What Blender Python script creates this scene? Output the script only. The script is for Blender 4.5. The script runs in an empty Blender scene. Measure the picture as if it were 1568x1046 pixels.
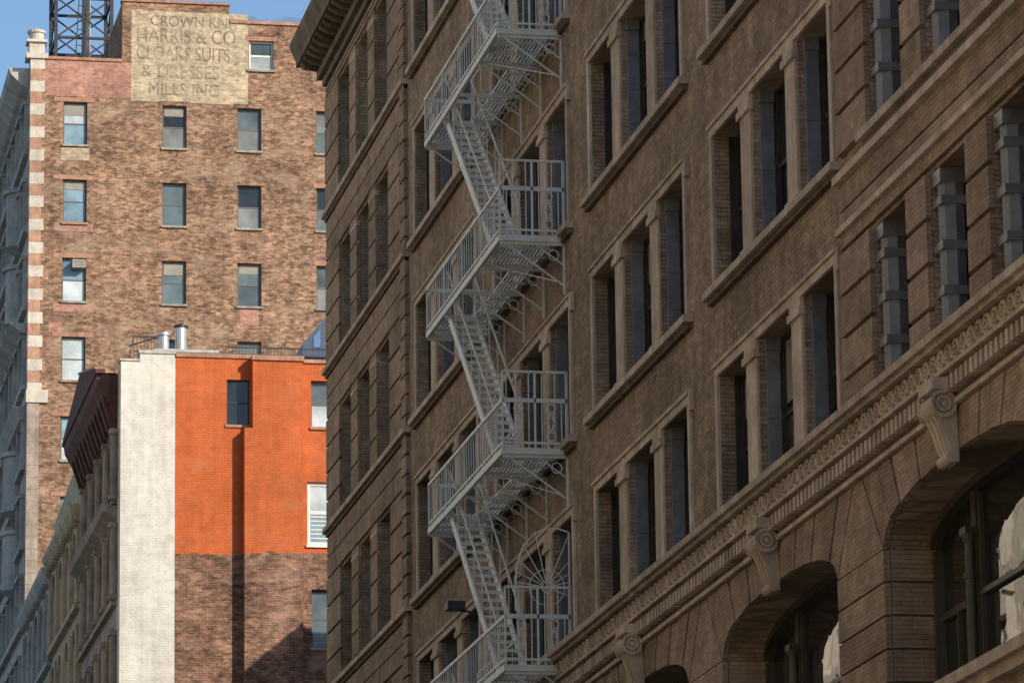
import bpy, math, random
from mathutils import Vector, Matrix
random.seed(7)
sc = bpy.context.scene

# ------------------------------------------------------------------ materials
def newmat(name):
    m = bpy.data.materials.new(name); m.use_nodes = True
    nt = m.node_tree; nt.nodes.clear()
    o = nt.nodes.new('ShaderNodeOutputMaterial'); p = nt.nodes.new('ShaderNodeBsdfPrincipled')
    nt.links.new(p.outputs[0], o.inputs[0])
    return m, nt, p
def N(nt, t, **kw):
    n = nt.nodes.new(t)
    for k, v in kw.items(): setattr(n, k, v)
    return n
def c4(c): return (c[0], c[1], c[2], 1)
def wallvec(nt, sx=1.0, sz=1.0):
    g = N(nt, 'ShaderNodeNewGeometry'); s = N(nt, 'ShaderNodeSeparateXYZ')
    nt.links.new(g.outputs['Position'], s.inputs[0])
    a = N(nt, 'ShaderNodeMath', operation='ADD'); nt.links.new(s.outputs[0], a.inputs[0]); nt.links.new(s.outputs[1], a.inputs[1])
    c = N(nt, 'ShaderNodeCombineXYZ'); nt.links.new(a.outputs[0], c.inputs[0]); nt.links.new(s.outputs[2], c.inputs[1])
    m = N(nt, 'ShaderNodeVectorMath', operation='MULTIPLY'); m.inputs[1].default_value = (sx, sz, 1)
    nt.links.new(c.outputs[0], m.inputs[0])
    return m.outputs[0]
def noise(nt, vec, scale, detail=3, rough=.6):
    n = N(nt, 'ShaderNodeTexNoise'); n.inputs['Scale'].default_value = scale
    n.inputs['Detail'].default_value = min(detail,3); n.inputs['Roughness'].default_value = rough
    nt.links.new(vec, n.inputs['Vector']); return n.outputs[0]
def ramp(nt, fac, a, b, ca=(0,0,0), cb=(1,1,1)):
    r = N(nt, 'ShaderNodeValToRGB'); e = r.color_ramp.elements
    e[0].position = a; e[0].color = c4(ca); e[1].position = b; e[1].color = c4(cb)
    nt.links.new(fac, r.inputs[0]); return r.outputs[0]
def mix(nt, fac, a, b, mode='MIX'):
    m = N(nt, 'ShaderNodeMix', data_type='RGBA', blend_type=mode)
    if isinstance(fac, (int, float)): m.inputs[0].default_value = fac
    else: nt.links.new(fac, m.inputs[0])
    for i, v in ((6, a), (7, b)):
        if isinstance(v, tuple): m.inputs[i].default_value = c4(v)
        else: nt.links.new(v, m.inputs[i])
    return m.outputs[2]
def island(nt, col, amt):
    g = N(nt, 'ShaderNodeNewGeometry')
    return mix(nt, 1.0, col, ramp(nt, g.outputs['Random Per Island'], 0, 1, (1-amt,1-amt*1.05,1-amt*1.1), (1+amt,1+amt,1+amt)), 'MULTIPLY')
def brickmat(name, c1, c2, mortar, bw=.22, rh=.075, ms=.012, stain=(.6, 1.15), stainscale=.35, patch=None, patchamt=(.55, .7), streak=.5, bump=.5, rough=.9, mottled=0.5, fleck=0, isl=0):
    m, nt, p = newmat(name)
    v = wallvec(nt)
    b = N(nt, 'ShaderNodeTexBrick'); nt.links.new(v, b.inputs['Vector'])
    b.inputs['Scale'].default_value = 1; b.inputs['Brick Width'].default_value = bw; b.inputs['Row Height'].default_value = rh
    b.inputs['Mortar Size'].default_value = ms; b.inputs['Mortar Smooth'].default_value = .3; b.inputs['Bias'].default_value = 0
    b.inputs['Color1'].default_value = c4(c1); b.inputs['Color2'].default_value = c4(c2); b.inputs['Mortar'].default_value = c4(mortar)
    col = b.outputs['Color']
    n1 = noise(nt, v, stainscale, 3, .65)
    col = mix(nt, 1.0, col, ramp(nt, n1, .3, .7, (stain[0],)*3, (stain[1],)*3), 'MULTIPLY')
    n2 = noise(nt, v, 2.3, 3, .75)
    col = mix(nt, mottled, col, ramp(nt, n2, .35, .65, (.6, .58, .56), (1.3, 1.28, 1.25)), 'MULTIPLY')
    n3 = noise(nt, wallvec(nt, 1.6, .12), 1.0, 3, .7)
    col = mix(nt, streak, col, ramp(nt, n3, .35, .7, (1.1, 1.1, 1.1), (.55, .52, .5)), 'MULTIPLY')
    if fleck:
        wn = N(nt, 'ShaderNodeTexVoronoi', feature='F1'); wn.inputs['Scale'].default_value = 1
        nt.links.new(wallvec(nt, 1/bw*1.1, 1/rh*.95), wn.inputs['Vector'])
        sp = N(nt, 'ShaderNodeSeparateColor'); nt.links.new(wn.outputs['Color'], sp.inputs[0])
        col = mix(nt, fleck, col, ramp(nt, sp.outputs[0], .1, .9, (.35, .32, .3), (1.6, 1.55, 1.45)), 'MULTIPLY')
    if patch:
        n4 = noise(nt, wallvec(nt, .5, .8), 1.0, 3, .7)
        col = mix(nt, ramp(nt, n4, patchamt[0], patchamt[1]), col, mix(nt, .55, col, patch))
    if isl: col = island(nt, col, isl)
    nt.links.new(col, p.inputs['Base Color']); p.inputs['Roughness'].default_value = rough
    p.inputs['Specular IOR Level'].default_value = .2
    bp = N(nt, 'ShaderNodeBump'); bp.inputs['Strength'].default_value = bump; bp.inputs['Distance'].default_value = .02
    hh = N(nt, 'ShaderNodeMath', operation='SUBTRACT'); nt.links.new(n2, hh.inputs[0]); nt.links.new(b.outputs['Fac'], hh.inputs[1])
    nt.links.new(hh.outputs[0], bp.inputs['Height']); nt.links.new(bp.outputs[0], p.inputs['Normal'])
    return m
def stonemat(name, c, var=.35, scale=.8, rough=.85, bump=.3, streak=.6, isl=.07):
    m, nt, p = newmat(name)
    g = N(nt, 'ShaderNodeNewGeometry')
    n1 = noise(nt, g.outputs['Position'], scale, 3, .7)
    col = ramp(nt, n1, .3, .7, tuple(x*(1-var) for x in c), tuple(min(.95, x*(1+var)) for x in c))
    if streak:
        n3 = noise(nt, wallvec(nt, 2.2, .15), 1.0, 3, .7)
        col = mix(nt, streak, col, ramp(nt, n3, .35, .7, (1.1, 1.1, 1.1), (.5, .48, .46)), 'MULTIPLY')
    n2 = noise(nt, g.outputs['Position'], 9, 3, .7)
    col = mix(nt, .5, col, ramp(nt, n2, .3, .7, (.75, .75, .75), (1.2, 1.2, 1.2)), 'MULTIPLY')
    col = island(nt, col, isl)
    nt.links.new(col, p.inputs['Base Color']); p.inputs['Roughness'].default_value = rough
    p.inputs['Specular IOR Level'].default_value = .25
    bp = N(nt, 'ShaderNodeBump'); bp.inputs['Strength'].default_value = bump; bp.inputs['Distance'].default_value = .03
    nt.links.new(n2, bp.inputs['Height']); nt.links.new(bp.outputs[0], p.inputs['Normal'])
    return m
def paintmat(name, c, rough=.5, var=.2, metallic=0, rust=None):
    m, nt, p = newmat(name)
    g = N(nt, 'ShaderNodeNewGeometry')
    n = noise(nt, g.outputs['Position'], 3, 3, .7)
    col = ramp(nt, n, .3, .7, tuple(x*(1-var) for x in c), tuple(min(.95, x*(1+var)) for x in c))
    if rust:
        n2 = noise(nt, g.outputs['Position'], 6, 3, .75)
        col = mix(nt, ramp(nt, n2, .62, .74), col, rust)
    nt.links.new(col, p.inputs['Base Color']); p.inputs['Roughness'].default_value = rough; p.inputs['Metallic'].default_value = metallic
    return m
def glassmat(name, c, rough=.04, wav=.15, spec=.5):
    m, nt, p = newmat(name)
    g = N(nt, 'ShaderNodeNewGeometry')
    n0 = noise(nt, g.outputs['Position'], .9, 3, .6)
    col = ramp(nt, n0, .3, .7, tuple(x*.6 for x in c), tuple(x*1.35 for x in c))
    col = island(nt, col, .3)
    nt.links.new(col, p.inputs['Base Color'])
    p.inputs['Roughness'].default_value = rough; p.inputs['Specular IOR Level'].default_value = spec
    n = noise(nt, g.outputs['Position'], 1.6, 2, .5)
    bp = N(nt, 'ShaderNodeBump'); bp.inputs['Strength'].default_value = wav; bp.inputs['Distance'].default_value = .05
    nt.links.new(n, bp.inputs['Height']); nt.links.new(bp.outputs[0], p.inputs['Normal'])
    return m

M = {}
M['tan'] = brickmat('tan_brick', (.52,.395,.285), (.41,.305,.22), (.31,.235,.17), bw=.24, rh=.072, ms=.009, stain=(.62,1.2), streak=.55, mottled=.6, bump=1.0, fleck=.22)
M['rust'] = brickmat('rusticated_brick', (.50,.375,.275), (.42,.315,.23), (.33,.25,.185), bw=.3, rh=.066, ms=.007, stain=(.68,1.15), streak=.5, mottled=.5, bump=.7, fleck=.12, isl=.14)
M['trim'] = stonemat('stone_trim', (.62,.51,.40), .25, 1.2, streak=.6, isl=.1)
M['darktrim'] = stonemat('dark_stone', (.19,.15,.11), .3, 1.2)  # plain dark tone; under the sills it stands for their shadow
M['joint'] = stonemat('joint_shade_backing', (.17,.13,.10), .2, 1.2)  # dark backing behind the block gaps, joint shade put into its colour
M['metal'] = paintmat('blue_grey_iron', (.22,.235,.26), .38, .25)
M['sash'] = paintmat('dark_sash', (.05,.045,.04), .5, .3)
M['gl'] = [glassmat('dark_glass', (.010,.011,.013)), glassmat('dim_glass', (.022,.02,.018)), glassmat('dusty_glass', (.04,.042,.045), .1)]
M['arch_gl'] = glassmat('shop_glass', (.02,.022,.02), .008, .022, 1.0)
M['bronze'] = paintmat('bronze_frame', (.085,.075,.05), .4, .3)
M['tower'] = brickmat('brown_brick', (.43,.24,.15), (.215,.118,.078), (.38,.29,.21), bw=.24, rh=.1, ms=.013, stain=(.62,1.15), stainscale=.25, patch=(.50,.37,.26), patchamt=(.5,.75), streak=.45, mottled=.7, fleck=.55)
M['pink'] = brickmat('pink_painted_brick', (.54,.27,.20), (.45,.22,.16), (.45,.31,.25), bw=.24, rh=.1, stain=(.75,1.1), streak=.3, patch=(.5,.38,.3), fleck=.25)
M['ghost'] = brickmat('faded_sign_brick', (.58,.47,.32), (.48,.385,.265), (.50,.41,.30), bw=.24, rh=.1, stain=(.8,1.1), stainscale=.6, streak=.3, mottled=.5, patch=(.26,.18,.13), patchamt=(.62,.82), fleck=.3)
M['letters'] = brickmat('faded_letter_paint', (.27,.225,.175), (.205,.17,.135), (.30,.25,.19), bw=.24, rh=.1, stain=(.85,1.2), stainscale=1.2, streak=.3, mottled=.6, patch=(.7,.56,.4), patchamt=(.45,.7), fleck=.35)
M['lintel'] = stonemat('orange_lintel', (.43,.23,.155), .25, 2)
M['sill'] = stonemat('grey_sill', (.36,.32,.27), .3, 2)
M['white'] = brickmat('white_painted_brick', (.78,.74,.66), (.74,.70,.62), (.69,.65,.57), bw=.24, rh=.09, stain=(.82,1.05), streak=.45, mottled=.3, patch=(.48,.4,.31), patchamt=(.6,.75), bump=.5)
M['orange'] = brickmat('orange_painted_brick', (.62,.155,.05), (.57,.14,.046), (.52,.125,.042), bw=.24, rh=.09, stain=(.80,1.08), streak=.4, mottled=.3, bump=.5, patch=(.5,.2,.11), patchamt=(.55,.8))
M['oldbrick'] = brickmat('weathered_brick', (.36,.185,.12), (.19,.095,.065), (.32,.25,.19), bw=.24, rh=.09, stain=(.55,1.2), stainscale=.5, patch=(.55,.34,.26), patchamt=(.52,.72), streak=.5, mottled=.8, fleck=.45)
M['wf'] = paintmat('white_window_frame', (.7,.68,.62), .5, .1)
M['bf'] = paintmat('brown_window_frame', (.12,.1,.085), .5, .2)
M['tgl'] = [glassmat('teal_sky_glass', (.10,.13,.135), .08), glassmat('grey_blind_glass', (.17,.18,.17), .25), glassmat('blue_sky_glass', (.2,.30,.36), .08), glassmat('black_glass', (.02,.025,.03), .05), glassmat('pale_blind_sky_glass', (.45,.50,.50), .3)]  # teal, blue and pale base colours carry painted sky reflections
M['redbrown'] = stonemat('red_brown_cornice', (.13,.06,.045), .3, 2)
M['brownst'] = stonemat('brownstone', (.38,.31,.25), .3, 1)
M['yellowst'] = stonemat('yellow_stone', (.58,.46,.31), .25, 1)
M['bluest'] = stonemat('pale_limestone', (.50,.47,.43), .25, 1)
M['quoinw'] = stonemat('white_quoin', (.60,.53,.44), .2, 2, streak=.3)
M['quoino'] = stonemat('orange_quoin', (.48,.27,.18), .3, 2, streak=.4)
M['fe'] = paintmat('grey_green_iron_paint', (.76,.78,.73), .45, .12, 0, (.40,.31,.23))
M['black'] = paintmat('black_iron', (.02,.02,.025), .5, .3)
M['steel'] = paintmat('galvanised_steel', (.5,.5,.5), .35, .2, .6)
M['navy'] = paintmat('dark_blue_sheet', (.05,.075,.13), .5, .2)
M['tarp'] = paintmat('blue_roofing', (.10,.19,.36), .6, .2)
M['wood'] = stonemat('tank_wood', (.16,.12,.09), .3, 4)
M['asphalt'] = stonemat('asphalt', (.05,.05,.052), .25, 3, streak=0)
M['pave'] = stonemat('concrete_pavement', (.32,.31,.29), .15, 2, streak=0)
M['line'] = paintmat('road_paint', (.75,.75,.72), .7, .1)
M['ground'] = stonemat('ground_dirt', (.12,.11,.1), .2, .3, streak=0)
M['opp'] = stonemat('cream_limestone', (.74,.66,.53), .15, .5, streak=.3)
M['roof'] = stonemat('tar_roof', (.07,.07,.07), .2, 1, streak=0)
M['curtain'] = paintmat('window_blind', (.30,.27,.23), .8, .15)

# ------------------------------------------------------------------ builders
class Part:
    def __init__(s): s.v=[]; s.f=[]
    def add(s, vs, fs):
        b=len(s.v); s.v += vs; s.f += [tuple(b+i for i in f) for f in fs]
    def box(s,x0,x1,y0,y1,z0,z1):
        if x1<x0:x0,x1=x1,x0
        if y1<y0:y0,y1=y1,y0
        if z1<z0:z0,z1=z1,z0
        s.add([(x0,y0,z0),(x1,y0,z0),(x1,y1,z0),(x0,y1,z0),(x0,y0,z1),(x1,y0,z1),(x1,y1,z1),(x0,y1,z1)],
              [(3,2,1,0),(4,5,6,7),(0,1,5,4),(1,2,6,5),(2,3,7,6),(3,0,4,7)])
    def prismX(s, poly, x0, x1):
        n=len(poly)
        s.add([(x0,y,z) for y,z in poly]+[(x1,y,z) for y,z in poly],
              [tuple(range(n)), tuple(range(2*n-1,n-1,-1))]+[(i,i+n,(i+1)%n+n,(i+1)%n) for i in range(n)])
    def prismY(s, poly, y0, y1):
        n=len(poly)
        s.add([(x,y0,z) for x,z in poly]+[(x,y1,z) for x,z in poly],
              [tuple(range(n)), tuple(range(2*n-1,n-1,-1))]+[(i,i+n,(i+1)%n+n,(i+1)%n) for i in range(n)])
    def bar(s, a, b, w, h=None):
        h = h or w
        a=Vector(a); b=Vector(b); d=(b-a)
        if d.length<1e-6: return
        d.normalize()
        up=Vector((0,0,1)) if abs(d.z)<.95 else Vector((0,1,0))
        r=d.cross(up).normalized(); u=r.cross(d).normalized()
        vs=[]
        for p in (a,b):
            for i,j in ((-1,-1),(1,-1),(1,1),(-1,1)): vs.append(tuple(p+r*(i*w/2)+u*(j*h/2)))
        s.add(vs,[(3,2,1,0),(4,5,6,7),(0,1,5,4),(1,2,6,5),(2,3,7,6),(3,0,4,7)])
    def cyl(s, a, b, r0, r1=None, n=12):
        r1 = r0 if r1 is None else r1
        a=Vector(a); b=Vector(b); d=(b-a).normalized()
        up=Vector((0,0,1)) if abs(d.z)<.9 else Vector((0,1,0))
        r=d.cross(up).normalized(); u=r.cross(d).normalized()
        vs=[tuple(p+(r*math.cos(2*math.pi*i/n)+u*math.sin(2*math.pi*i/n))*rr) for p,rr in ((a,r0),(b,r1)) for i in range(n)]
        s.add(vs,[tuple(range(n-1,-1,-1)),tuple(range(n,2*n))]+[(i,(i+1)%n,(i+1)%n+n,i+n) for i in range(n)])
    def ring(s, c, plane, r, w, th, n=14, ry=None, a0=0, a1=2*math.pi, rot=0):
        ry = ry or r; pts=[]
        for i in range(n+1):
            t=a0+(a1-a0)*i/n
            u=math.cos(t)*r; v=math.sin(t)*ry
            u,v=u*math.cos(rot)-v*math.sin(rot), u*math.sin(rot)+v*math.cos(rot)
            pts.append((c[0],c[1]+u,c[2]+v) if plane=='X' else (c[0]+u,c[1],c[2]+v))
        for i in range(n): s.bar(pts[i],pts[i+1],w,th)
class Group:
    def __init__(s,name,loc=(0,0,0)):
        s.name=name; s.parts={}; s.loc=loc; s.extra=[]
    def p(s,name,mat):
        k=(name,mat.name)
        if k not in s.parts: s.parts[k]=(Part(),mat)
        return s.parts[k][0]
    def done(s):
        e=bpy.data.objects.new(s.name,None); e.empty_display_size=1; e.location=s.loc
        sc.collection.objects.link(e)
        L=Vector(s.loc)
        for (n,mn),(pt,mat) in s.parts.items():
            if not pt.v: continue
            me=bpy.data.meshes.new(n); me.from_pydata([tuple(Vector(v)-L) for v in pt.v],[],pt.f); me.materials.append(mat)
            me.validate(); me.update()
            o=bpy.data.objects.new(n,me); sc.collection.objects.link(o); o.parent=e
        for o in s.extra: o.parent=e
        return e
def grid(pt, ax, d0, d1, u0, u1, z0, z1, holes):
    us=sorted(set([u0,u1]+[h for o in holes for h in (o[0],o[1]) if u0<h<u1]))
    for a,b in zip(us[:-1],us[1:]):
        m=(a+b)/2
        hs=sorted([(o[2],o[3]) for o in holes if o[0]<m<o[1] and o[3]>z0 and o[2]<z1])
        z=z0
        for h0,h1 in hs:
            if h0>z:
                (pt.box(d0,d1,a,b,z,h0) if ax=='X' else pt.box(a,b,d0,d1,z,h0))
            z=max(z,h1)
        if z<z1: (pt.box(d0,d1,a,b,z,z1) if ax=='X' else pt.box(a,b,d0,d1,z,z1))
def abox(pt, ax, d0,d1,u0,u1,z0,z1):
    pt.box(d0,d1,u0,u1,z0,z1) if ax=='X' else pt.box(u0,u1,d0,d1,z0,z1)
def window(g, ax, d, u0,u1,z0,z1, fm, gtop, gbot=None, fw=.06, mull=0, split=.5, dep=.06):
    f=g.p('window_frames',fm)
    abox(f,ax,d-dep,d,u0,u0+fw,z0,z1); abox(f,ax,d-dep,d,u1-fw,u1,z0,z1)
    abox(f,ax,d-dep,d,u0+fw,u1-fw,z0,z0+fw); abox(f,ax,d-dep,d,u0+fw,u1-fw,z1-fw,z1)
    zm=z0+(z1-z0)*split
    abox(f,ax,d-dep*.8,d,u0+fw,u1-fw,zm-fw/2,zm+fw/2)
    for i in range(mull):
        um=u0+(u1-u0)*(i+1)/(mull+1)
        abox(f,ax,d-dep*.9,d,um-.03,um+.03,z0+fw,zm-fw/2); abox(f,ax,d-dep*.9,d,um-.03,um+.03,zm+fw/2,z1-fw)
    abox(g.p('upper_panes',gtop),ax,d-.02,d+.03,u0+fw,u1-fw,zm+fw/2,z1-fw)
    abox(g.p('lower_panes',gbot or gtop),ax,d-.03,d+.03,u0+fw,u1-fw,z0+fw,zm-fw/2)

# ================================================================== LOFT BUILDING (right)
B=Group('loft_building',(17,80,0))
FX=17.0
wall=B.p('brick_walls',M['tan']); trim=B.p('stone_trim',M['trim']); met=B.p('iron_jambs',M['metal']); rus=B.p('rusticated_blocks',M['rust'])
jt=B.p('block_joints',M['joint'])
SILL=[15.5,19.45,23.55,27.65,31.75]
def HD(k,r): return [18.0,22.0,26.1,30.2,34.3][r]+(.2 if k=='A' else 0)+(.25 if k=='A' and r==4 else 0)
groups=[('A',108.4),('B',97.2),('B',87.4),('C',77.6),('C',67.85),('E',58.0),('C',48.2)]
YN,YF=42.5,114.6
def offs(k):
    return [(-3.9,-2.0),(-.95,.95),(2.0,3.9)] if k in 'AE' else [(-3.8,-1.85),(-1.1,1.05),(1.85,3.75)]
holes=[]
for k,yc in groups:
    for r in range(5):
        for (a,b) in offs(k): holes.append((yc+a,yc+b,SILL[r],HD(k,r)))
grid(wall,'X',FX,FX+.6,YN,YF,15.5,37.0,holes)
B.p('core',M['roof']).box(FX+.62,FX+26,YN+.02,YF-.02,15.45,36.6)
B.p('core',M['roof']).box(FX+1.4,FX+26,YN+.52,YF-.52,0,15.44)
B.p('north_wall',M['tan']).box(FX+.6,FX+26.1,YF-.5,YF,0,37)
B.p('south_wall',M['tan']).box(FX+.6,FX+26.1,YN,YN+.5,0,37)
B.p('back_wall',M['tan']).box(FX+26.1,FX+26.5,YN,YF,0,37)
for k,yc in groups:
    for r in range(5):
        z0,z1=SILL[r],HD(k,r)
        for i,(a,b) in enumerate(offs(k)):
            y0,y1=yc+a,yc+b
            if k=='E':
                dep=.5; yy=y1-.21; xc=FX+.22
                met.cyl((xc,yy,z0),(xc,yy,z1),.19,.19,8)
                met.box(xc-.21,xc+.2,yy-.2,yy+.2,z0,z0+.16); met.box(xc-.21,xc+.2,yy-.2,yy+.2,z1-.2,z1)
                for zz in (z0+(z1-z0)*.3,z0+(z1-z0)*.55,z0+(z1-z0)*.8):
                    met.box(xc-.205,xc+.2,yy-.205,yy+.2,zz,zz+.12)
                met.box(FX+.42,FX+dep+.06,y1-.4,y1,z0,z1)
                met.box(FX+.3,FX+dep+.06,y0,y0+.1,z0,z1)
                wy0,wy1=y0+.1,y1-.4
            elif k=='A':
                dep=.34; wy0,wy1=y0,y1-.1
                met.box(FX+.2,FX+dep,y1-.1,y1,z0,z1)
            elif i==2:
                dep=.36; wy0,wy1=y0+.02,y1-.05
                B.p('window_frames',M['sash']).box(FX+.24,FX+dep,y1-.05,y1,z0,z1)
            else:
                dep=.36; wy0,wy1=y0+.02,y1-.1
                met.box(FX+.1,FX+.31,y1-.1,y1,z0,z1)
                for q in range(1,4):
                    zz=z0+(z1-z0)*q/4; met.box(FX+.095,FX+.312,y1-.116,y1-.1,zz-.025,zz+.025)
                met.box(FX+.08,FX+.315,y1-.14,y1,z1-.2,z1)
                met.box(FX+.08,FX+.315,y1-.14,y1,z0,z0+.16)
            g1=random.choice(M['gl']); g2=random.choice(M['gl'])
            window(B,'X',FX+dep+.06,wy0,wy1,z0+.02,z1,M['sash'],g1,g2,.07,0,.5,.08)
            if random.random()<.25:
                B.p('blinds',M['curtain']).box(FX+dep+.025,FX+dep+.035,wy0+.08,wy1-.08,z1-random.uniform(.3,1.1),z1-.08)
        e=.22
        yl,yr=yc-4.0-e,yc+3.95+e
        if r>0:
            if k=='A': yl,yr=102.0,YF+.12
            trim.box(FX-.17,FX+.02,yl,yr,z0-.13,z0-.005)
            B.p('sill_shadow_mouldings',M['darktrim']).box(FX-.09,FX,yl+.05,yr-.05,z0-.22,z0-.13)  # dark strip below the sill, its shadow line painted as colour
        if k in 'BC':
            trim.box(FX-.05,FX,yc-3.98,yc+3.93,z1+.0,z1+.14)
            trim.box(FX-.09,FX,yc-4.02,yc+3.97,z1+.14,z1+.20)
            for s_,yy in ((1,yc+3.75),(-1,yc-3.98)):
                trim.box(FX-.05,FX,yy+.003,yy+.18,z0,z1-.003)
            trim.box(FX-.07,FX,yc-4.12,yc-3.98,z1-.15,z1+.2)
        if k!='E':
            for (a,b) in ((offs(k)[0][1],offs(k)[1][0]),(offs(k)[1][1],offs(k)[2][0])):
                pa,pb=yc+a+.06,yc+b-.06
                trim.box(FX-.035,FX,pa,pb,z0+.12,z1-.28)
                trim.box(FX-.08,FX,pa-.05,pb+.05,z0,z0+.12)
                trim.box(FX-.09,FX,pa-.06,pb+.06,z1-.28,z1-.16)
                trim.box(FX-.06,FX,pa-.03,pb+.03,z1-.16,z1-.003)
        if k in 'AE':
            cols=[(offs(k)[0][1],offs(k)[1][0]),(offs(k)[1][1],offs(k)[2][0])]
            zt = (SILL[r+1]-.25 if r<4 else 35.1)
            segs=[(yc+a,yc+b,z0,z1) for a,b in cols]
            if k=='E': segs+= [(yc+3.9,yc+5.6,z0,z1),(yc-5.6,yc-3.9,z0,z1)]
            else: segs+= [(yc+3.9,YF+.0,z0,z1),(102.05+.75,yc-3.9,z0,z1)]
            for ya,yb,za,zb in segs:
                nb=4; hh=(zb-za)/nb
                jt.box(FX-.004,FX,ya+.012,yb-.012,za+.01,zb-.01)
                for q in range(nb):
                    rus.box(FX-.08,FX-.004,ya+.01,yb-.01,za+q*hh+.035,za+(q+1)*hh-.035+(.03 if q==nb-1 else 0))
            yl,yr=(yc-5.6,yc+5.6) if k=='E' else (102.8,YF)
            zs=z1+.06; n=2; hh=(zt-zs)/n
            jt.box(FX-.004,FX,yl+.02,yr-.02,zs+.02,zt-.02)
            for q in range(n):
                rus.box(FX-.06,FX-.004,yl+.015,yr-.015,zs+q*hh+.02,zs+(q+1)*hh-.02)
            if k=='E':
                trim.box(FX-.13,FX-.06,yl,yr,z1+.28,z1+.38)
                trim.box(FX-.16,FX-.06,yl,yr,zt-.16,zt-.04)
z=15.6; q=0
while z<34.9:
    rus.box(FX-.1,FX,102.05,102.05+(.72 if q%2 else .6),z,z+.40); z+=.46; q+=1
# roof cornice
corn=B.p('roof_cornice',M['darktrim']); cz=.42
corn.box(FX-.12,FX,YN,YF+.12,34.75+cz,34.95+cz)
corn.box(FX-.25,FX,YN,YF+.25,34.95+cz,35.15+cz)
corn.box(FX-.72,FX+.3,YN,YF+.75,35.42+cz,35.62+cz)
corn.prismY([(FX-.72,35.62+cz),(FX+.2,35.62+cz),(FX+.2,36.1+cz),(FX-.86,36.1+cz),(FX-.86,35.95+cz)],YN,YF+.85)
corn.box(FX-.2,FX+.3,YN,YF+.2,35.15+cz,35.42+cz)
y=YN+.2
while y<YF+.6:
    corn.prismY([(FX-.66,35.42+cz),(FX-.2,35.42+cz),(FX-.2,35.2+cz),(FX-.45,35.25+cz),(FX-.64,35.35+cz)],y,y+.22); y+=.55
x=FX-.6
while x<FX+4:
    corn.prismX([(YF+.64,35.42+cz),(YF+.2,35.42+cz),(YF+.2,35.2+cz),(YF+.62,35.35+cz)],x,x+.22); x+=.55
corn.box(FX+.3,FX+26,YF+.0,YF+.75,35.42+cz,36.1+cz)

# ---- belt cornice above the arches
YB0,YB1=YN,YF+.1
trim.box(FX-.46,FX,YB0,YB1,15.38,15.49)
trim.box(FX-.38,FX,YB0,YB1,15.31,15.38)
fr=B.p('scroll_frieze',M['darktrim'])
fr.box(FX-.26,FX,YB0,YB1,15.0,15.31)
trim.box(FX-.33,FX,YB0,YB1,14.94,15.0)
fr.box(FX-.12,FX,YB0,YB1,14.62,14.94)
trim.box(FX-.16,FX,YB0,YB1,14.55,14.62)
sr=B.p('scroll_relief',M['trim'])
y=YB0+.2
while y<YB1-.2:
    if y<92:
        sr.ring((FX-.275,y,15.155),'X',.135,.035,.05,10,.115)
        sr.ring((FX-.275,y+.02,15.155),'X',.06,.03,.04,6,.05)
        sr.bar((FX-.275,y+.12,15.05),(FX-.275,y+.24,15.26),.045,.05)
    else: sr.box(FX-.29,FX-.26,y-.1,y+.1,15.05,15.26)
    y+=.36
dn=B.p('dentils',M['trim'])
y=YB0+.1
while y<YB1-.1:
    dn.box(FX-.27,FX-.12,y,y+.13,14.70,14.90); y+=.23

# ---- arched storey
AZ0,AZS,RISE,HW=11.0,13.35,.62,3.65
low=B.p('arcade_wall',M['joint'])
sof=B.p('arch_soffits',M['tan'])
def zi(t): return AZS+RISE*(max(0,1-abs(t)**2.4))**(1/2.4)
ac=[yc for k,yc in groups]
cur=YN
for yc in sorted(ac):
    low.box(FX+.0,FX+1.0,cur,yc-HW,AZ0,14.55); cur=yc+HW
    n=28
    for i in range(n):
        ta=-math.cos(math.pi*i/n); tb=-math.cos(math.pi*(i+1)/n)
        ya,yb=yc+ta*HW,yc+tb*HW
        low.prismX([(ya,zi(ta)+.03),(yb,zi(tb)+.03),(yb,14.55),(ya,14.55)],FX,FX+1.0)
        sof.prismX([(ya,zi(ta)),(yb,zi(tb)),(yb,zi(tb)+.029),(ya,zi(ta)+.029)],FX+.01,FX+1.0)
    C=(yc,AZS-4.2); nv=15
    vo=B.p('voussoirs',M['rust'])
    def hit(th_,outer):
        s_,c_=math.sin(th_),math.cos(th_)
        if outer:
            L=(14.53-C[1])/c_; return (C[0]+s_*L,14.53)
        lo,hi=3.0,8.0
        for _ in range(40):
            L=(lo+hi)/2; u=s_*L/HW; zz=C[1]+c_*L
            inside = abs(u)<1 and zz<zi(u)
            if inside: lo=L
            else: hi=L
        return (C[0]+s_*lo,C[1]+c_*lo)
    tm=math.atan2(HW,4.2)
    for i in range(nv):
        g0=-tm+2*tm*i/nv+.0045; g1=-tm+2*tm*(i+1)/nv-.0045
        gm=(g0+g1)/2
        vo.prismX([hit(g0,0),hit(gm,0),hit(g1,0),hit(g1,1),hit(g0,1)],FX-.085-.012*(i%2),FX+.0)
low.box(FX+.0,FX+1.0,cur,YF,AZ0,14.55)
low.box(FX+.62,FX+1.4,YN+.5,YF-.5,14.56,15.44)
sy=sorted(ac); bounds=[(YN,sy[0]-HW)]+[(a+HW,b-HW) for a,b in zip(sy[:-1],sy[1:])]+[(sy[-1]+HW,YF)]
H=.47
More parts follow.
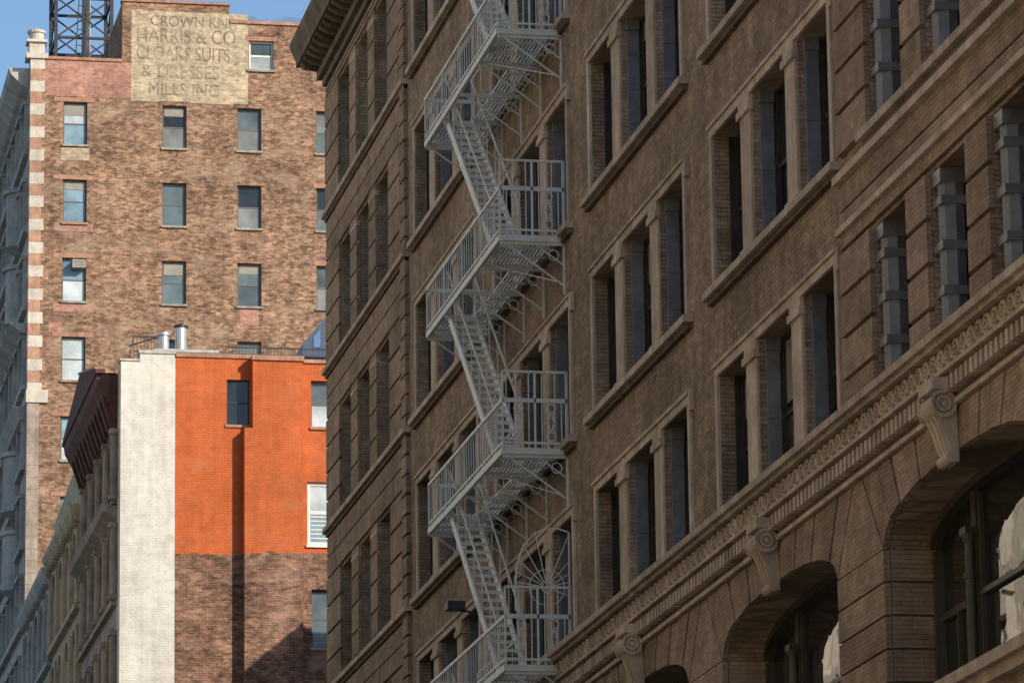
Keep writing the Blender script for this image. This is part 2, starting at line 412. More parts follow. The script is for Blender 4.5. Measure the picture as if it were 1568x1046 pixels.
for a,b in bounds:
    z=AZ0
    while z<AZS-.1:
        rus.box(FX-.085,FX,a,b,z+.018,z+H-.018)
        B.p('reveal_blocks',M['rust']).box(FX+.02,FX+.66,a-.04,a,z+.018,z+H-.018); z+=H
    m0=(14.53-AZS)*HW/4.2
    if b-m0>a+m0: rus.prismX([(a+.03,AZS),(b-.03,AZS),(b-m0-.03,14.53),(a+m0+.03,14.53)],FX-.085,FX)
    else: rus.prismX([(a+.05,AZS),(b-.05,AZS),((a+b)/2,AZS+(b-a)/2*4.2/HW-.05)],FX-.085,FX)
cn=B.p('scroll_consoles',M['trim'])
for yc in sy:
    w=.3
    cn.prismY([(FX-.08,13.8),(FX-.18,13.83),(FX-.22,13.98),(FX-.3,14.25),(FX-.38,14.5),(FX-.1,14.6)],yc-w*.8,yc+w*.8)
    for dy in (-.17,0,.17): cn.prismY([(FX-.18,13.85),(FX-.25,13.98),(FX-.33,14.25),(FX-.40,14.40),(FX-.26,14.4)],yc+dy-.04,yc+dy+.04)
    cn.cyl((FX-.3,yc-w,14.55),(FX-.3,yc+w,14.55),.17,.17,18)
    for e_ in (-w-.02,w+.0):
        cn.ring((FX-.3,yc+e_,14.55),'Y',.165,.035,.05,16); cn.ring((FX-.3,yc+e_,14.55),'Y',.09,.035,.04,12)
        cn.cyl((FX-.3,yc+e_-.02,14.55),(FX-.3,yc+e_+.04,14.55),.04,.04,10)
    cn.cyl((FX-.18,yc-w*.85,13.86),(FX-.18,yc+w*.85,13.86),.08,.08,12)
    cn.box(FX-.45,FX,yc-w*1.15,yc+w*1.15,14.74,14.9)
# arch windows
bz=B.p('arch_window_frames',M['bronze'])
for yc in sy:
    D=FX+.7
    B.p('arch_panes',M['arch_gl']).box(D+.04,D+.07,yc-HW+.02,yc+HW-.02,AZ0,14.2)
    n=24
    for i in range(n):
        ta=-math.cos(math.pi*i/n); tb=-math.cos(math.pi*(i+1)/n)
        ya,yb=yc+ta*HW,yc+tb*HW
        bz.prismX([(ya,zi(ta)-.12),(yb,zi(tb)-.12),(yb,zi(tb)-.002),(ya,zi(ta)-.002)],D-.12,D+.1)
    bz.box(D-.1,D+.1,yc-HW+.03,yc-HW+.13,AZ0,AZS-.05); bz.box(D-.1,D+.1,yc+HW-.13,yc+HW-.0,AZ0,AZS-.05)
    for m_ in (-1.75,1.75):
        bz.cyl((D-.1,yc+m_,AZ0),(D-.1,yc+m_,13.1),.08,.07,12)
        bz.box(D-.04,D+.05,yc+m_-.11,yc+m_+.11,AZ0,13.85)
        bz.cyl((D-.1,yc+m_,13.1),(D-.1,yc+m_,13.2),.09,.12,12)
        bz.cyl((D-.1,yc+m_,12.6),(D-.1,yc+m_,12.68),.1,.1,12)
        bz.box(D-.2,D,yc+m_-.14,yc+m_+.14,13.2,13.3)
    for ya,yb in ((yc-HW+.1,yc-1.9),(yc+1.9,yc+HW-.1)):
        bz.box(D-.03,D+.05,ya,yb,12.3,12.4); bz.box(D-.02,D+.05,(ya+yb)/2-.03,(ya+yb)/2+.03,AZ0,12.3)
        bz.box(D-.03,D+.05,ya,yb,AZ0,AZ0+.12)
    for m_ in (-1.55,1.55): bz.box(D-.02,D+.05,yc+m_-.035,yc+m_+.035,AZ0+.1,13.75)
    bz.box(D-.03,D+.05,yc-1.6,yc+1.6,12.35,12.42); bz.box(D-.03,D+.05,yc-1.6,yc+1.6,AZ0,AZ0+.12)
trim.box(FX-.3,FX+1.0,YN,YF,AZ0-.16,AZ0-.002); trim.box(FX-.2,FX,YN,YF,AZ0-.32,AZ0-.162)
rus.box(FX-.05,FX+.9,YN,YF,AZ0-.9,AZ0-.322)
lh=[]
for yc in sy: lh+=[(yc-HW,yc+HW,5.8,9.5),(yc-HW,yc+HW,.7,4.8)]
grid(B.p('lower_wall',M['rust']),'X',FX,FX+.9,YN,YF,0,AZ0-.902,lh)
for yc in sy:
    for za,zb in ((5.8,9.5),(.7,4.8)):
        window(B,'X',FX+.7,yc-HW,yc+HW,za,zb,M['bronze'],M['arch_gl'],None,.12,3,.7)
fl=B.p('floodlight',M['black']); fl.box(15.35,15.7,87.9,88.3,16.95,17.1); fl.bar((15.6,88.1,16.95),(17,88.1,16.75),.04)
B.done()

# ================================================================== FIRE ESCAPE
E=Group('fire_escape',(16.4,88,15))
XO,XI,Y0,Y1=15.75,17.0,84.0,92.3
fp=E.p('platforms',M['fe']); rl=E.p('railings',M['fe']); st=E.p('stairs',M['fe']); br=E.p('brackets',M['fe']); orn=E.p('ornaments',M['fe'])
def guard(zp,Yp,tall,n=10):
    rl.bar((XO,Yp,zp+.93),(XI,Yp,zp+.93),.035,.08); rl.bar((XO,Yp,zp+.12),(XI,Yp,zp+.12),.03,.04)
    for i in range(n+1):
        x=XO+(XI-XO)*i/n
        h=tall if i%2==0 else .93
        rl.bar((x,Yp,zp),(x,Yp,zp+h),.018)
    if tall>1: rl.bar((XO,Yp,zp+tall),(XI,Yp,zp+tall),.035,.045)
    for x in (XO,XO+.62,XI-.03): rl.bar((x,Yp,zp),(x,Yp,zp+tall),.035)
for zp in (31.55,27.5,23.43,19.32,15.22,11.12):
    fp.box(XO-.03,XO+.03,Y0,Y1,zp-.1,zp+.02); fp.box(XI-.06,XI-.01,Y0,Y1,zp-.09,zp+.015)
    fp.box(XO+.03,XI-.06,Y0-.02,Y0+.04,zp-.1,zp+.02); fp.box(XO+.03,XI-.06,Y1-.04,Y1+.02,zp-.1,zp+.02)
    nx=15
    for i in range(nx):
        x=XO+.09+(XI-XO-.2)*i/(nx-1)
        if x<16.42:
            fp.box(x-.011,x+.011,Y0+.04,86.7,zp-.03,zp+.01); fp.box(x-.011,x+.011,90.5,Y1-.04,zp-.03,zp+.01)
        else: fp.box(x-.011,x+.011,Y0+.04,Y1-.04,zp-.03,zp+.01)
    yy=Y0+.7
    while yy<Y1:
        if 86.7<yy<90.5: fp.box(16.42,XI-.06,yy-.02,yy+.02,zp-.075,zp-.031)
        else: fp.box(XO+.03,XI-.06,yy-.02,yy+.02,zp-.075,zp-.031)
        yy+=.7
    rl.bar((XO,Y0,zp+.93),(XO,Y1,zp+.93),.045,.06); rl.bar((XO,Y0,zp+.12),(XO,Y1,zp+.12),.03,.04)
    n=32
    for i in range(n+1):
        yy=Y0+(Y1-Y0)*i/n
        rl.bar((XO,yy,zp),(XO,yy,zp+.93),.034 if i%8==0 else .015)
    guard(zp,Y0,1.48); guard(zp,Y1,.93,5)
    rl.bar((16.44,86.7,zp+.9),(16.44,90.6,zp+.9),.028)
    for i in range(5): rl.bar((16.44,86.7+i*.97,zp),(16.44,86.7+i*.97,zp+.9),.016)
    for cx in (XO+.30,XO+.92):
        for cz_,r in ((zp+.78,.085),(zp+.24,.085)): orn.ring((cx,Y0-.02,cz_),'Y',r,.022,.022,10)
        orn.ring((cx,Y0-.02,zp+.51),'Y',.055,.02,.02,10,.16)
        for sg in (-1,1):
            orn.ring((cx+sg*.09,Y0-.02,zp+.42),'Y',.06,.018,.018,8,.09,-1.57,1.57,0 if sg<0 else math.pi)
            orn.ring((cx+sg*.09,Y0-.02,zp+.60),'Y',.06,.018,.018,8,.09,-1.57,1.57,0 if sg<0 else math.pi)
    for yb in (Y0+.05,Y0+2.1,Y0+4.15,Y0+6.2,Y1-.1):
        br.bar((XI,yb,zp-.95),(XO+.05,yb,zp-.1),.03,.03); br.bar((XI-.02,yb,zp-1.1),(XI-.02,yb,zp-.05),.04,.04)
        br.bar((XI,yb,zp-.55),(XO+.62,yb,zp-.1),.02); br.bar((XI-.02,yb,zp-.13),(XO,yb,zp-.13),.04,.06)
        br.ring((XI-.22,yb,zp-.34),'Y',.1,.016,.016,10)
    br.bar((XI-.1,Y0+.1,zp-.85),(XO+.2,Y0+2.0,zp-.1),.018)
for zt in (31.55,27.5,23.43,19.32,15.22):
    zb=zt-4.1; ya,yb=90.4,85.25
    for x in (15.86,16.38):
        st.bar((x,ya,zt-.02),(x,yb,zb+.02),.035,.2)
        st.bar((x,ya,zt+.85),(x,yb,zb+.9),.03,.035)
        n=6
        for i in range(n+1):
            t=i/n; y=ya+(yb-ya)*t; z=zt+(zb-zt)*t; st.bar((x,y,z),(x,y,z+.87),.018)
    n=20
    for i in range(1,n):
        t=i/n; y=ya+(yb-ya)*t; z=zt+(zb-zt)*t
        st.box(15.88,16.36,y-.1,y+.1,z-.015,z+.015); st.box(15.88,16.36,y-.1,y-.085,z-.05,z-.016)
zf=16.25; cx,cz_=16.55,16.7
pts=[(XI-.02,zf),(XI-.02,17.75),(16.75,17.82),(16.5,17.8),(16.28,17.68),(16.1,17.45),(15.98,17.1),(15.95,16.7),(15.95,zf)]
for a,b in zip(pts[:-1],pts[1:]): orn.bar((a[0],Y0,a[1]),(b[0],Y0,b[1]),.03)
for i in range(13):
    a=-.35+i*(math.pi+.5)/12
    d=(math.cos(a),math.sin(a)); best=1.2
    for t_ in [k_*.02 for k_ in range(2,80)]:
        x=cx+d[0]*t_; z=cz_+d[1]*t_
        inside = x<XI-.02 and x>15.95 and z>zf and (x>16.5 or ((x-16.5)/.55)**2+(max(0,z-16.9)/.9)**2<1) and z<17.8
        if not inside: best=t_; break
    orn.bar((cx+d[0]*.1,Y0,cz_+d[1]*.1),(cx+d[0]*best,Y0,cz_+d[1]*best),.016)
orn.ring((cx,Y0,cz_),'Y',.1,.02,.02,12); orn.ring((cx,Y0,cz_),'Y',.34,.014,.014,16)
E.done()

# ================================================================== ORANGE / WHITE HOUSE
O=Group('orange_painted_building',(20,170,0))
YW=166.5
cut=32.5
O.p('white_party_wall',M['white']).box(17.0,19.0,YW,YW+1,0,39.55)
O.p('white_party_wall',M['white']).box(17.7,19.0,YW,YW+1,39.55,39.85)
O.p('white_parapet_cap',M['bluest']).box(16.95,17.7,YW-.05,YW+.6,39.55,39.62); O.p('white_parapet_cap',M['bluest']).box(17.66,19.03,YW-.05,YW+.6,39.85,39.97)
hol=[(20.9,21.75,37.25,38.95)]
grid(O.p('orange_wall',M['orange']),'Y',YW+.0,YW+.6,19.0,21.8,cut,39.75,hol)
grid(O.p('orange_breast',M['orange']),'Y',YW-.5,YW+.6,21.8,23.65,cut,39.6,[])
O.p('orange_breast',M['orange']).box(21.5,21.8,YW-.5,YW-.002,cut,37.05)
h2=[(24.0,25.1,37.2,38.95),(23.85,25.2,32.8,35.15),(24.0,25.2,29.0,31.15)]
grid(O.p('orange_wall',M['orange']),'Y',YW-.2,YW+.6,23.65,34,cut,39.6,h2)
ob=O.p('brick_wall',M['oldbrick'])
grid(ob,'Y',YW+.01,YW+.6,19.0,21.5,0,cut,[]); grid(ob,'Y',YW-.49,YW+.6,21.5,23.65,0,cut,[])
grid(ob,'Y',YW-.19,YW+.6,23.65,34,0,cut,h2)
# uneven lower edge of the orange paint
random.seed(3)
x=19.0
while x<21.4:
    w_=random.uniform(.15,.5); O.p('paint_edge',M['orange']).box(x,min(x+w_,21.48),YW+.004,YW+.01,cut-random.uniform(.03,.16),cut); x+=w_
x=21.5
while x<23.5:
    w_=random.uniform(.15,.5); O.p('paint_edge',M['orange']).box(x,min(x+w_,23.64),YW-.496,YW-.49,cut-random.uniform(.02,.14),cut); x+=w_
O.p('body',M['roof']).box(17.1,34,YW+1.02,181,0,39.3)
cp=O.p('coping',M['lintel'])
cp.box(19.03,21.8,YW-.06,YW+.6,39.75,39.9); cp.box(21.76,23.7,YW-.58,YW+.6,39.6,39.78); cp.box(23.7,34,YW-.28,YW+.6,39.6,39.72)
O.p('coping_flashing',M['black']).box(19.0,34,YW+.1,YW+.3,39.9,39.96)
O.p('sills',M['lintel']).box(20.85,21.8,YW-.06,YW+.1,37.15,37.25); O.p('sills',M['lintel']).box(23.95,25.2,YW-.28,YW-.1,37.1,37.2)
O.p('white_sill',M['wf']).box(23.8,25.3,YW-.28,YW-.1,32.7,32.8); O.p('sills',M['sill']).box(23.95,25.3,YW-.28,YW-.1,28.9,29.0)
window(O,'Y',YW+.18,20.9,21.75,37.25,38.95,M['black'],M['tgl'][3],M['tgl'][3],.05)
window(O,'Y',YW+.05,24.0,25.1,37.2,38.95,M['bf'],M['tgl'][0],M['tgl'][4],.06)
window(O,'Y',YW-.02,23.85,25.2,32.8,35.15,M['wf'],M['tgl'][4],M['tgl'][2],.13,split=.52)
for i in range(6): O.p('window_blinds',M['wf']).box(24.0,25.1,YW-.06,YW-.052,33.05+i*.16,33.1+i*.16)
window(O,'Y',YW+.05,24.0,25.2,29.0,31.15,M['bf'],M['tgl'][0],M['tgl'][0],.07)
ph=O.p('roof_penthouse',M['orange']); ph.box(18.45,20.8,YW+2,YW+5,39.3,40.35)
O.p('penthouse_cap',M['bluest']).box(18.4,20.85,YW+1.95,YW+5,40.35,40.5)
O.p('penthouse_wall',M['yellowst']).box(18.4,19.6,YW+1.7,YW+1.98,39.9,40.25)
fu=O.p('metal_flues',M['steel'])
fu.cyl((18.85,YW+2.5,40.3),(18.85,YW+2.5,41.1),.2,.2,16); fu.cyl((18.85,YW+2.5,41.1),(18.85,YW+2.5,41.2),.26,.26,16)
fu.cyl((19.5,YW+2.6,40.3),(19.5,YW+2.6,41.45),.22,.22,16)
O.p('flue_cowl',M['black']).cyl((19.5,YW+2.6,41.45),(19.5,YW+2.6,41.53),.27,.27,16)
O.p('flue_cowl',M['black']).cyl((19.5,YW+2.6,41.53),(19.5,YW+2.6,41.62),.25,.05,16)
ir=O.p('roof_railing',M['black'])
def rail(xa,xb,yy,zb,h):
    ir.bar((xa,yy,zb+h),(xb,yy,zb+h),.05); ir.bar((xa,yy,zb+.08),(xb,yy,zb+.08),.03)
    x=xa
    while x<=xb: ir.bar((x,yy,zb),(x,yy,zb+h),.02); x+=.13
rail(20.9,24.9,YW+.4,39.85,.42); rail(17.5,18.4,YW+.4,39.95,.62)
ir.bar((17.5,YW+.4,40.55),(17.3,YW+.4,39.6),.04); ir.bar((18.4,YW+.4,40.57),(17.5,YW+2,40.57),.04)
nv=O.p('roof_bulkhead',M['navy'])
nv.prismY([(23.95,39.6),(25.6,39.6),(25.6,41.9),(24.9,41.9),(23.95,40.75)],YW+1.5,YW+4)
O.p('bulkhead_trim',M['tarp']).prismY([(24.35,40.6),(24.6,40.6),(24.6,41.3),(24.35,41.0)],YW+1.47,YW+1.5)
fh=[]
rowsO=[(34.7,36.9),(31.0,33.4),(27.0,29.4),(23,25.4),(19,21.4),(15,17.4),(11,13.4),(7,9.4)]
ywin=[168.0,170.9,173.8,176.7]
for za,zb in rowsO:
    for yy in ywin: fh.append((yy,yy+1.7,za,zb))
fh.append((168,180,.5,5))
grid(O.p('street_front',M['brownst']),'X',17.0,17.5,YW+1.0,180.9,0,39.3,fh)
for h in fh: window(O,'X',17.35,h[0],h[1],h[2],h[3],M['bf'],M['gl'][1],M['gl'][2],.08)
bs=O.p('street_front_trim',M['brownst'])
for za,zb in rowsO:
    bs.box(16.8,17,YW+1,181,za-.35,za-.15)
    for yy in ywin:
        bs.ring((16.93,yy+.85,zb-.05),'X',.95,.12,.16,10,.55,0,math.pi)
    for yy in (167.3,170.1,173.0,175.9,178.8):
        bs.cyl((16.87,yy+.2,za-.1),(16.87,yy+.2,zb+.1),.17,.15,10); bs.box(16.68,17,yy-.02,yy+.42,zb+.1,zb+.28); bs.box(16.68,17,yy-.02,yy+.42,za-.15,za)
rc=O.p('red_cornice',M['redbrown'])
rc.prismY([(17.0,37.5),(16.85,37.6),(16.7,38.1),(16.5,38.45),(16.25,38.9),(16.2,39.25),(17.0,39.25)],YW+1.0,180.8)
y=YW+1.2
while y<180: rc.prismY([(16.98,37.2),(16.75,37.4),(16.45,38.3),(16.45,38.6),(16.98,38.3)],y,y+.3); y+=1.1
rc.prismX([(YW+.8,39.25),(181.0,39.25),(181.0,39.4),(173.8,40.6),(YW+.8,39.4)],16.15,16.5)
rc.prismX([(YW+1.0,39.3),(180.8,39.3),(173.8,40.4)],16.5,16.95)
O.p('cornice_edge',M['lintel']).prismX([(YW+.8,39.4),(173.8,40.6),(173.8,40.68),(YW+.8,39.48)],16.1,16.5)
bs.prismY([(17.0,33.85),(16.5,34.15),(16.4,34.4),(17.0,34.4)],YW+1,181)
O.done()

# ================================================================== ROW FRONTS BEYOND
def rowhouse(name,ya,yb,top,mat,mat2,arch,n,dx=17.0):
    R=Group(name,(dx,(ya+yb)/2,0))
    hs=[]; w=(yb-ya)/n
    z=top-1.2; rows=[]
    while z>6: rows.append((z-2.4,z)); z-=3.9
    for za,zb in rows:
        for i in range(n): hs.append((ya+i*w+w*.25,ya+i*w+w*.75,za,zb))
    grid(R.p('front',mat),'X',dx,dx+.5,ya,yb,0,top,hs)
    R.p('body',M['roof']).box(dx+.62,dx+15,ya+.45,yb,0,top-.3)
    R.p('side_wall',M['oldbrick']).box(dx+.5,dx+15,ya,ya+.4,0,top-.1)
    for h in hs: window(R,'X',dx+.4,h[0],h[1],h[2],h[3],M['bf'],M['gl'][1],M['gl'][2],.08)
    t=R.p('trim',mat2)
    for za,zb in rows:
        t.box(dx-.25,dx,ya,yb,za-.35,za-.15)
        for i in range(n):
            u=ya+i*w+w*.5
            if arch: t.ring((dx-.06,u,zb-.1),'X',w*.3,.16,.2,10,.7,0,math.pi)
            else: t.box(dx-.15,dx,u-w*.32,u+w*.32,zb+.05,zb+.25)
        for i in range(n+1):
            u=min(max(ya+i*w,ya+.2),yb-.2); t.box(dx-.18,dx,u-.18,u+.18,za-.1,zb+.5)
    t.prismY([(dx,top-.5),(dx-.2,top-.4),(dx-.45,top),(dx-.5,top+.2),(dx,top+.2)],ya-.1,yb)
    u=ya+.2
    while u<yb-.3: t.box(dx-.35,dx,u,u+.2,top-.45,top-.1); u+=.7
    t.box(dx+0,dx+.5,ya,yb,top+.2,top+.7)
    return R
R1=rowhouse('arcaded_stone_building',181.6,194,36.9,M['yellowst'],M['yellowst'],True,4)
R1.p('attic_wall',M['yellowst']).prismX([(182.0,37.6),(193.8,37.6),(193.8,38.6),(182.0,39.3)],17.02,17.4)
R1.done()
rowhouse('limestone_row_building',194.2,207.6,36.6,M['bluest'],M['bluest'],True,5).done()

# ================================================================== BRICK TOWER
random.seed(11)
T=Group('brick_apartment_tower',(24,215,0))
YT=208.0
rows=[61.2-3.72*i for i in range(16)]
cols=[(18.5,19.6),(23.1,24.22),(26.6,27.72),(30.3,31.4),(34,35.1)]
th_=[]
for r in rows:
    for c in cols: th_.append((c[0],c[1],r-2.05,r))
th_.append((27.15,28.3,63.1,64.5))
tw=T.p('brick_wall',M['tower'])
grid(tw,'Y',YT,YT+.5,17.5,21.2,0,63.2,th_)
grid(tw,'Y',YT,YT+.5,21.2,26.2,0,66.15,th_)
grid(tw,'Y',YT,YT+.5,26.2,40,0,65.3,th_)
T.p('body',M['roof']).box(17.6,40,YT+.62,240,0,63.0)
T.p('body',M['roof']).box(21.65,40,YT+.62,240,63.0,65.2)
T.p('bulkhead_side',M['tower']).box(21.2,21.6,YT+.5,YT+10,63.2,66.15)
def sheet(pt,x0,x1,z0,z1,yy,holes=[]):
    grid(pt,'Y',yy,yy+.02,x0,x1,z0,z1,holes)
sheet(T.p('pink_paint',M['pink']),17.52,21.62,61.45,63.2,YT-.012,th_)
sheet(T.p('faded_sign',M['ghost']),21.62,27.1,61.35,65.75,YT-.014,th_)
cpp=T.p('coping',M['lintel']); cpp.box(17.3,21.2,YT-.08,YT+.5,63.2,63.34); cpp.box(21.15,26.25,YT-.08,YT+.5,66.15,66.27); cpp.box(26.25,40,YT-.08,YT+.5,65.3,65.45)
T.p('blue_roofing',M['tarp']).prismY([(26.4,65.45),(31.5,65.45),(31,65.95),(29,66.05),(28.2,65.75),(27,66.1)],YT+1,YT+3)
lt=T.p('lintels',M['lintel']); sl=T.p('sills',M['sill'])
for ri,r in enumerate(rows):
    for ci,c in enumerate(cols):
        g1=random.choice([M['tgl'][0],M['tgl'][1],M['tgl'][3]]); g2=random.choice([M['tgl'][1],M['tgl'][0]]); fm=M['bf']
        if ci==0: g1=random.choice([M['tgl'][2],M['tgl'][4]]); g2=random.choice([M['tgl'][2],M['tgl'][4]])  # left column brighter: sky reflection put into the glass colour
        window(T,'Y',YT+.22,c[0],c[1],r-2.05,r,fm,g1,g2,.06)
        if random.random()<.3 and ri not in (3,): T.p('blinds',M['curtain']).box(c[0]+.1,c[1]-.1,YT+.18,YT+.19,r-random.uniform(.3,.9),r-.06)
        (lt if ci in (0,3) else T.p('brick_lintels',M['tower'])).box(c[0]-.15-(.3 if ci==0 else 0),c[1]+.15+(.2 if ci==0 else 0),YT-.025,YT,r+.0,r+.2)
        (lt if ri%2 and ci==0 else sl).box(c[0]-.06,c[1]+.06,YT-.1,YT+.15,r-2.15,r-2.05)
window(T,'Y',YT+.22,27.15,28.3,63.1,64.5,M['wf'],M['tgl'][0],M['tgl'][4],.09)
sl.box(27.05,28.4,YT-.1,YT+.15,62.98,63.1); lt.box(27.0,28.45,YT-.03,YT,64.5,64.7)
pp=T.p('repointed_patches',M['ghost'])
pp.box(18.4,19.7,YT-.012,YT-.002,58.4,59.0)
pk=T.p('red_patches',M['pink'])
for (a,b,c_,d) in ((18.1,19.9,55.0,55.4),(18.1,20.0,51.2,51.6),(17.9,18.5,50.2,50.7),(26.7,27.6,50.8,51.6),(23.1,24.2,47.4,47.95)):
    pk.box(a,b,YT-.012,YT-.002,c_,d)
ac_=T.p('air_conditioner',M['bluest']); ac_.box(18.95,19.55,YT-.3,YT+.2,53.25,53.62)
for i in range(5): T.p('air_conditioner_grille',M['bf']).box(19.0,19.5,YT-.31,YT-.3,53.3+i*.06,53.32+i*.06)
z=0; k=0
while z<63.0:
    if z>46.8:
        T.p('quoins',M['quoinw'] if k%2==0 else M['quoino']).box(16.95,17.5+(.12 if k%2==0 else 0),YT-.06,YT+.8,z,min(z+.54,63.2))
    else: T.p('corner_stone',M['brownst']).box(16.95,17.5,YT-.05,YT+.8,z,z+.54)
    z+=.55; k+=1
T.p('corner_stone',M['quoinw']).box(16.9,17.9,YT-.12,YT+.8,46.9,47.5)
fh=[]
yy=209.4
while yy<236:
    for r in rows: fh.append((yy,yy+1.3,r-2.1,r))
    yy+=2.6
grid(T.p('street_front',M['bluest']),'X',17.0,17.5,YT+.8,238,0,63.2,fh)
for h in fh: T.p('street_panes',M['tgl'][2]).box(17.3,17.34,h[0],h[1],h[2],h[3])
tt=T.p('street_front_trim',M['bluest'])
for i,r in enumerate(rows):
    tt.box(16.75,17,YT+.8,238,r-2.35,r-2.1)
    yy=209.4
    while yy<236:
        tt.box(16.8,17,yy-.25,yy-.02,r-2.1,r+.1); tt.box(16.7,17,yy-.3,yy+1.6,r+.1,r+.3); yy+=2.6
tt.prismY([(17,61.9),(16.6,62.1),(16.1,62.6),(16.0,62.9),(17,62.9)],YT+.6,238)
tt.prismY([(17,50.3),(16.7,50.4),(16.2,50.8),(17,50.8)],YT+.8,238)
tt.prismY([(17,46.2),(16.7,46.3),(16.4,46.9),(17,46.9)],YT+.8,238)
for zz in (39,42.7,51.6,55.3):
    tt.cyl((17.1,213,zz),(17.1,213,zz+2.6),.8,.8,16); tt.cyl((17.1,213,zz-.3),(17.1,213,zz),.4,.95,16); tt.cyl((17.1,213,zz+2.6),(17.1,213,zz+2.8),.95,.95,16)
pn=T.p('corner_pinnacle',M['quoinw'])
pn.box(16.75,17.75,YT-.15,YT+.85,63.2,63.45); pn.box(16.9,17.6,YT,YT+.7,63.45,64.0); pn.box(16.78,17.72,YT-.12,YT+.82,64.0,64.12)
pn.cyl((17.25,YT+.35,64.12),(17.25,YT+.35,64.5),.3,.36,14); pn.cyl((17.25,YT+.35,64.5),(17.25,YT+.35,64.62),.42,.42,14); pn.cyl((17.25,YT+.35,64.62),(17.25,YT+.35,64.7),.3,.2,14)
def text(s,x,z,size,sx=1.0):
    cu=bpy.data.curves.new('sign_lettering','FONT'); cu.body=s; cu.size=size; cu.extrude=.003
    o=bpy.data.objects.new('sign_lettering',cu); sc.collection.objects.link(o)
    o.rotation_euler=(math.radians(90),0,0); o.location=(x-24,YT-.022-215,z); o.scale=(sx,1,1); cu.materials.append(M['letters'])
    T.extra.append(o)
text('CROWN KNIT',22.5,65.05,.72,.9); text('HARRIS & CO',21.85,64.25,1.0,.78); text('CLOAKS SUITS',21.85,63.4,.95,.71); text('& DRESSES',22.1,62.55,.9,.88); text('MILLS INC',22.4,61.7,.85,.88)
T.done()

W=Group('water_tower',(20,219,63))
ws=W.p('steel_frame',M['black'])
xa,xb,ya,yb=18.9,21.6,217,220
for zc in range(63,71,2):
    for (p,q) in (((xa,ya),(xb,ya)),((xb,ya),(xb,yb)),((xb,yb),(xa,yb)),((xa,yb),(xa,ya))):
        ws.bar((p[0],p[1],zc),(q[0],q[1],zc+2),.07); ws.bar((q[0],q[1],zc),(p[0],p[1],zc+2),.07); ws.bar((p[0],p[1],zc+2),(q[0],q[1],zc+2),.12)
for p in ((xa,ya),(xb,ya),(xb,yb),(xa,yb),((xa+xb)/2,ya)):
    ws.bar((p[0],p[1],62.8),(p[0],p[1],71),.16)
for i in range(20): ws.bar((19.7+i*.02,216.9,63+i*.4),(20.1+i*.02,216.9,63+i*.4),.04)
ws.bar((19.7,216.9,63),(20.1,216.9,71),.05); ws.bar((20.1,216.9,63),(20.5,216.9,71),.05)
W.p('riser_pipe',M['bluest']).cyl((20.5,218.5,62.8),(20.5,218.5,71),.22,.22,14)
W.p('deck',M['black']).box(xa-.5,xb+.5,ya-.5,yb+.5,71,71.3)
W.p('tank',M['wood']).cyl((20.25,218.5,71.3),(20.25,218.5,76),2.1,2.0,28)
for i in range(6): W.p('hoops',M['black']).cyl((20.25,218.5,71.6+i*.75),(20.25,218.5,71.68+i*.75),2.13,2.13,28)
W.p('tank_roof',M['roof']).cyl((20.25,218.5,76),(20.25,218.5,77.8),2.3,.05,28)
W.done()

# ================================================================== rest of the street
H=Group('unseen_shadow_building',(40,145,0))  # unseen block, placed and sized to cast the shadow on the orange wall
hh=[]
for r in range(8):
    for i in range(6): hh.append((32+i*3,33.3+i*3,3+r*3.9,5+r*3.9))
grid(H.p('front',M['oldbrick']),'Y',130,130.5,30,50,0,35.3,hh)
for h in hh: window(H,'Y',130.3,h[0],h[1],h[2],h[3],M['bf'],M['tgl'][0],None,.07)
H.p('body',M['oldbrick']).box(30,50,130.52,158,0,35.2)
H.p('coping',M['sill']).box(29.95,50,129.95,130.6,35.3,35.45)
H.done()
def opposite(name,ya,yb,top,mat):
    P=Group(name,(-8,(ya+yb)/2,0)); n=int((yb-ya)/3.4); w=(yb-ya)/n; hs=[]
    z=5.6
    while z<top-3:
        for i in range(n): hs.append((ya+i*w+w*.25,ya+i*w+w*.75,z,z+2.6))
        z+=4.1
    for i in range(n): hs.append((ya+i*w+.4,ya+i*w+w-.4,.4,4.2))
    grid(P.p('front',mat),'X',-4.5,-4.0,ya,yb,0,top,hs)
    P.p('body',M['roof']).box(-24,-4.6,ya,yb,0,top-.4)
    for h in hs: P.p('panes',M['gl'][0]).box(-4.4,-4.35,h[0],h[1],h[2],h[3]); P.p('frames',M['wf']).box(-4.35,-4.3,(h[0]+h[1])/2-.05,(h[0]+h[1])/2+.05,h[2],h[3])
    t=P.p('trim',mat)
    z=5.2
    while z<top-3:
        t.box(-4,-3.75,ya,yb,z-.2,z+.1)
        for i in range(n+1):
            u=min(max(ya+i*w,ya+.3),yb-.3); t.cyl((-3.95,u,z+.1),(-3.95,u,z+3.4),.28,.24,10); t.box(-4,-3.6,u-.35,u+.35,z+3.4,z+3.7)
        z+=4.1
    t.prismY([(-4,top-.9),(-3.6,top-.7),(-3,top-.2),(-2.9,top+.3),(-4,top+.3)],ya,yb)
    P.done()
opposite('cream_stone_building',86,122,44,M['opp'])
opposite('limestone_office_building',122.5,170,52,M['opp'])
opposite('brownstone_office_building',-20,58,34,M['yellowst'])
opposite('pale_loft_building',58.5,85.5,38,M['opp'])

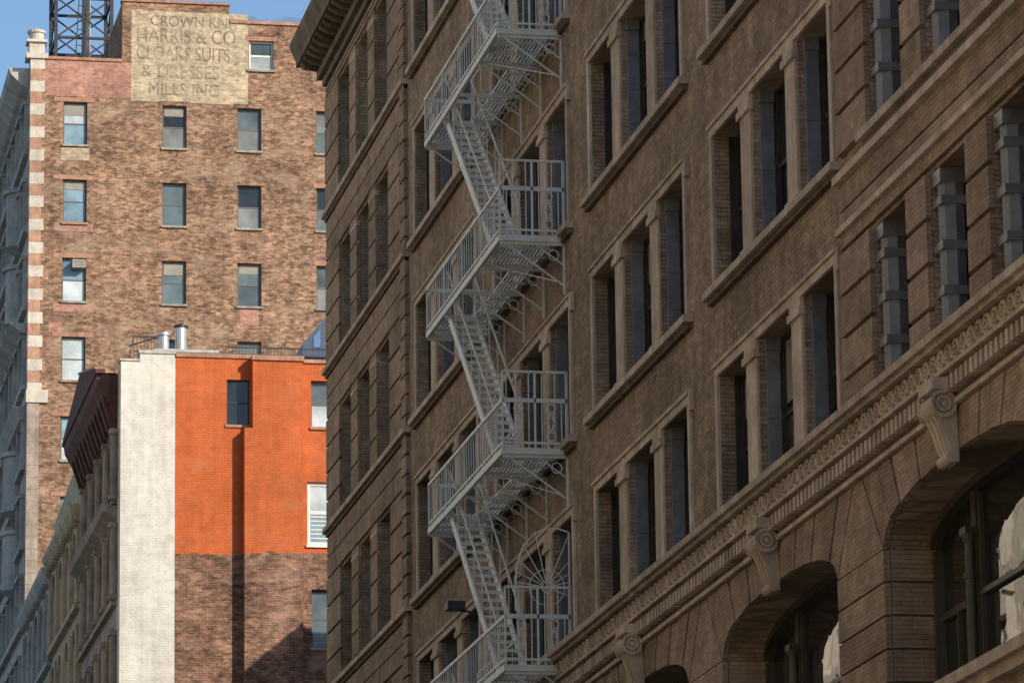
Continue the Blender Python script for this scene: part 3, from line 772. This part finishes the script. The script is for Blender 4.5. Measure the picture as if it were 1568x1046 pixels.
Gd=Part(); Gd.box(-3000,3000,-3000,3000,-.5,-.02)
def single(name,pt,mat):
    me=bpy.data.meshes.new(name); me.from_pydata(pt.v,[],pt.f); me.materials.append(mat); o=bpy.data.objects.new(name,me); sc.collection.objects.link(o); return o
single('ground',Gd,M['ground'])
r=Part(); r.box(1.5,12.8,-200,600,-.016,0); r.box(12.8,200,116.5,128,-.016,0); single('road',r,M['asphalt'])
pv=Part(); pv.box(-4,1.5,-200,600,-.016,.13); pv.box(12.8,17,-200,116.4,-.016,.13); pv.box(12.8,30,128.1,600,-.016,.13); single('pavement',pv,M['pave'])
ln=Part()
for i in range(60): ln.box(7.1,7.25,-150+i*9,-147+i*9,.002,.004)
for i in range(9): ln.box(2.2+i*1.2,2.8+i*1.2,112,115,.002,.004)
single('road_markings',ln,M['line'])

# ------------------------------------------------------------------ light
w=bpy.data.worlds.new("World"); sc.world=w; w.use_nodes=True; nt=w.node_tree
bg=nt.nodes['Background']; sky=nt.nodes.new('ShaderNodeTexSky'); sky.sky_type='NISHITA'; sky.sun_disc=False
sdir=Vector((.55,-.70,.46)).normalized()
sky.sun_elevation=math.asin(sdir.z); sky.sun_rotation=math.atan2(sdir.x,sdir.y)
sky.dust_density=.4; sky.ozone_density=1.6
hs_=nt.nodes.new('ShaderNodeHueSaturation'); hs_.inputs['Saturation'].default_value=1.1
nt.links.new(sky.outputs[0],hs_.inputs['Color']); nt.links.new(hs_.outputs[0],bg.inputs[0]); bg.inputs[1].default_value=.15
ld=bpy.data.lights.new('sun','SUN'); ld.energy=4.9; ld.angle=math.radians(.5); ld.color=(1,.92,.80)
lo=bpy.data.objects.new('sun',ld); sc.collection.objects.link(lo); lo.rotation_euler=(-sdir).to_track_quat('-Z','Y').to_euler(); lo.location=(60,-60,80)

# ------------------------------------------------------------------ camera
th=math.atan(1642/7135.0); al=math.atan(1390/7135.0*math.cos(th)); ro=.0132
r0=Vector((math.cos(al),-math.sin(al),0)); u0=Vector((-math.sin(th)*math.sin(al),-math.sin(th)*math.cos(al),math.cos(th)))
R=r0*math.cos(ro)-u0*math.sin(ro); U=r0*math.sin(ro)+u0*math.cos(ro); Bk=R.cross(U)
cd=bpy.data.cameras.new('camera'); cd.sensor_width=36; cd.lens=36*7135/1568.0; cd.clip_end=6000; cd.clip_start=.5
co=bpy.data.objects.new('camera',cd); sc.collection.objects.link(co)
mt=Matrix((R,U,Bk)).transposed().to_4x4(); mt.translation=(0,0,1.7); co.matrix_world=mt
sc.camera=co
sc.view_settings.view_transform='Standard'; sc.view_settings.look='None'; sc.view_settings.exposure=0
